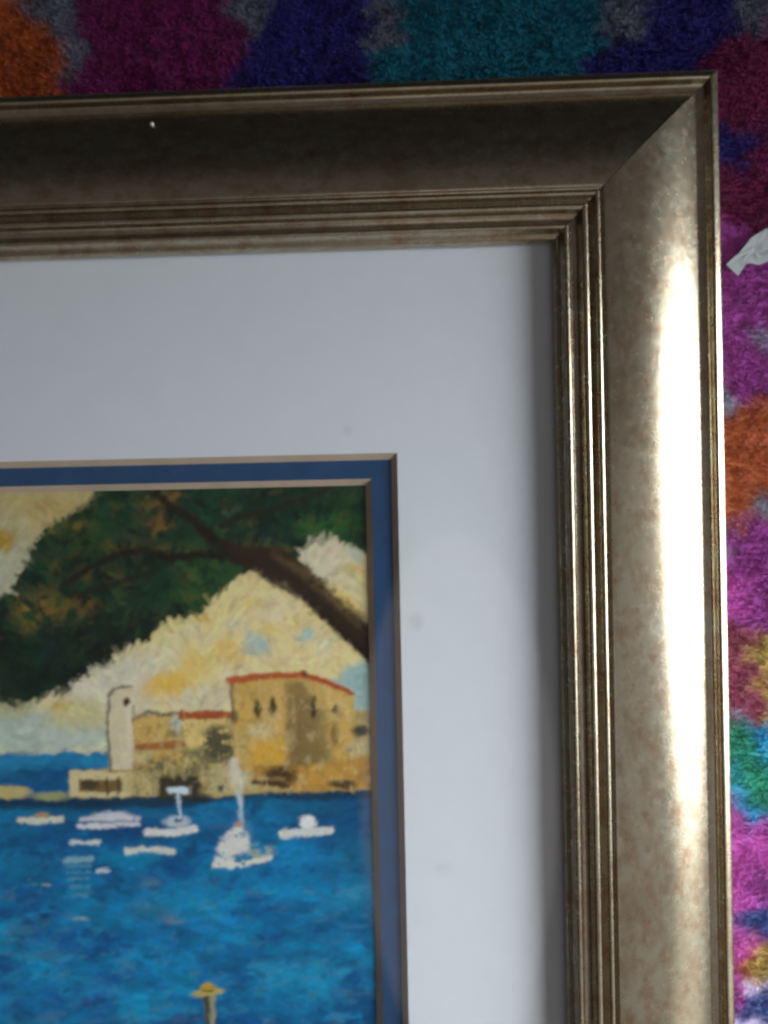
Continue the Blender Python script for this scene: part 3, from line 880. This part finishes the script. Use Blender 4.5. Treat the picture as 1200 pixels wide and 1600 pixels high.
ox0, ox1, oy0, oy1 = FR_X0 + IN, FR_X1 - IN, FR_Y0 + IN, FR_Y1 - IN
wm = mat_ring('mat_board', ox0, ox1, oy0, oy1, WM_X0, WM_X1, WM_Y0, WM_Y1, 0.0, Z_BLUE + 0.00008, M['white_mat'])
wm['label'] = 'white mat board'
bm_ = mat_ring('mat_board', ox0, ox1, oy0, oy1, BM_X0, BM_X1, BM_Y0, BM_Y1, Z_BLUE, Z_PRINT + 0.00008, M['blue_mat'])
bm_['label'] = 'navy blue inner mat board'

# the print
x0, x1, y0, y1 = BM_X0 - 0.004, BM_X1 + 0.004, BM_Y0 - 0.004, BM_Y1 + 0.004
nx, ny = int((x1 - x0) / 0.0004), int((y1 - y0) / 0.0004)
gx_, gy_ = np.meshgrid(np.linspace(x0, x1, nx), np.linspace(y0, y1, ny))
shx, shy = to_sheet(gx_, gy_, Z_PRINT)
PRINT_GAIN = 1.30
pig = np.clip(paint(shx, shy) * PRINT_GAIN, 0.004, 0.92)
pr = array_mesh('painting_print', np.stack([gx_, gy_, np.full_like(gx_, Z_PRINT)], -1).reshape(-1, 3), grid_quads(nx, ny), M['print'], None, pig.reshape(-1, 3))
adopt(pr)

# ------------------------------------------------------------------ torn scrap of paper on the rug
pts = [(1134, 414), (1152, 432), (1158, 420), (1161, 414), (1172, 412), (1186, 414), (1200, 409), (1213, 398), (1219, 380),
       (1214, 362), (1205, 356), (1196, 358), (1184, 365), (1172, 373), (1163, 385), (1155, 395), (1145, 403)]
zs = Z_RUG + 0.0015
ring = [from_sheet(px, py, zs) for px, py in pts]
cx, cy = sum(p[0] for p in ring) / len(ring), sum(p[1] for p in ring) / len(ring)
rnd_s = [random.Random(q).random() for q in range(40)]
vt, fc = [], []
for lay, dzl in ((0, 0.00025), (1, 0.0)):
    for kk in (1.0, 0.66, 0.33):
        for i, (a_, b_) in enumerate(ring):
            curl = 0.0005 * rnd_s[(i * 3 + int(kk * 3)) % 40] + 0.00025 * kk * kk * (0.5 + 0.5 * math.sin(i * 0.9 + 1.0))
            vt.append((cx + (a_ - cx) * kk - cx, cy + (b_ - cy) * kk - cy, dzl + curl))
    vt.append((0, 0, dzl))
nr = len(ring); st = 3 * nr + 1
for lay in (0, 1):
    b_ = lay * st
    for r_ in range(2):
        for i in range(nr):
            j = (i + 1) % nr
            q = (b_ + r_ * nr + i, b_ + r_ * nr + j, b_ + (r_ + 1) * nr + j, b_ + (r_ + 1) * nr + i)
            fc.append(q if lay else q[::-1])
    for i in range(nr):
        j = (i + 1) % nr
        q = (b_ + 2 * nr + i, b_ + 2 * nr + j, b_ + 3 * nr)
        fc.append(q if lay else q[::-1])
for i in range(nr):
    j = (i + 1) % nr
    fc.append((i, j, st + j, st + i))
sc = mesh_obj('paper_scrap', vt, fc, M['scrap'], None, False)
sc.location = (cx, cy, zs)
tag(sc, 'torn pale grey scrap of paper lying on the rug beside the frame', 'paper scrap')

# ------------------------------------------------------------------ speck of lint on the upper rail
lx, ly = from_sheet(233, 188, 0.0095)
o_in = FR_Y1 - ly
zz_ = np.interp(o_in, [p[0] for p in PROF[:70]], [p[1] for p in PROF[:70]])
vt, fc = [], []
rr = random.Random(5)
for i in range(5):
    for j in range(8):
        ph, th = math.pi * (i + 0.5) / 5, 2 * math.pi * j / 8
        r_ = 0.00085 * rr.uniform(0.7, 1.2)
        vt.append((r_ * math.sin(ph) * math.cos(th) * 1.2, r_ * math.sin(ph) * math.sin(th), r_ * 0.7 * math.cos(ph)))
for i in range(4):
    for j in range(8):
        k2 = (j + 1) % 8
        fc.append((i * 8 + j, (i + 1) * 8 + j, (i + 1) * 8 + k2, i * 8 + k2))
fc += [tuple(range(8)), tuple(range(39, 31, -1))]
ls = mesh_obj('lint_speck', vt, fc, M['lint'], None, True)
ls.location = (lx, ly, zz_ + 0.0004)
tag(ls, 'tiny white speck of lint on the dark rail of the frame', 'lint')
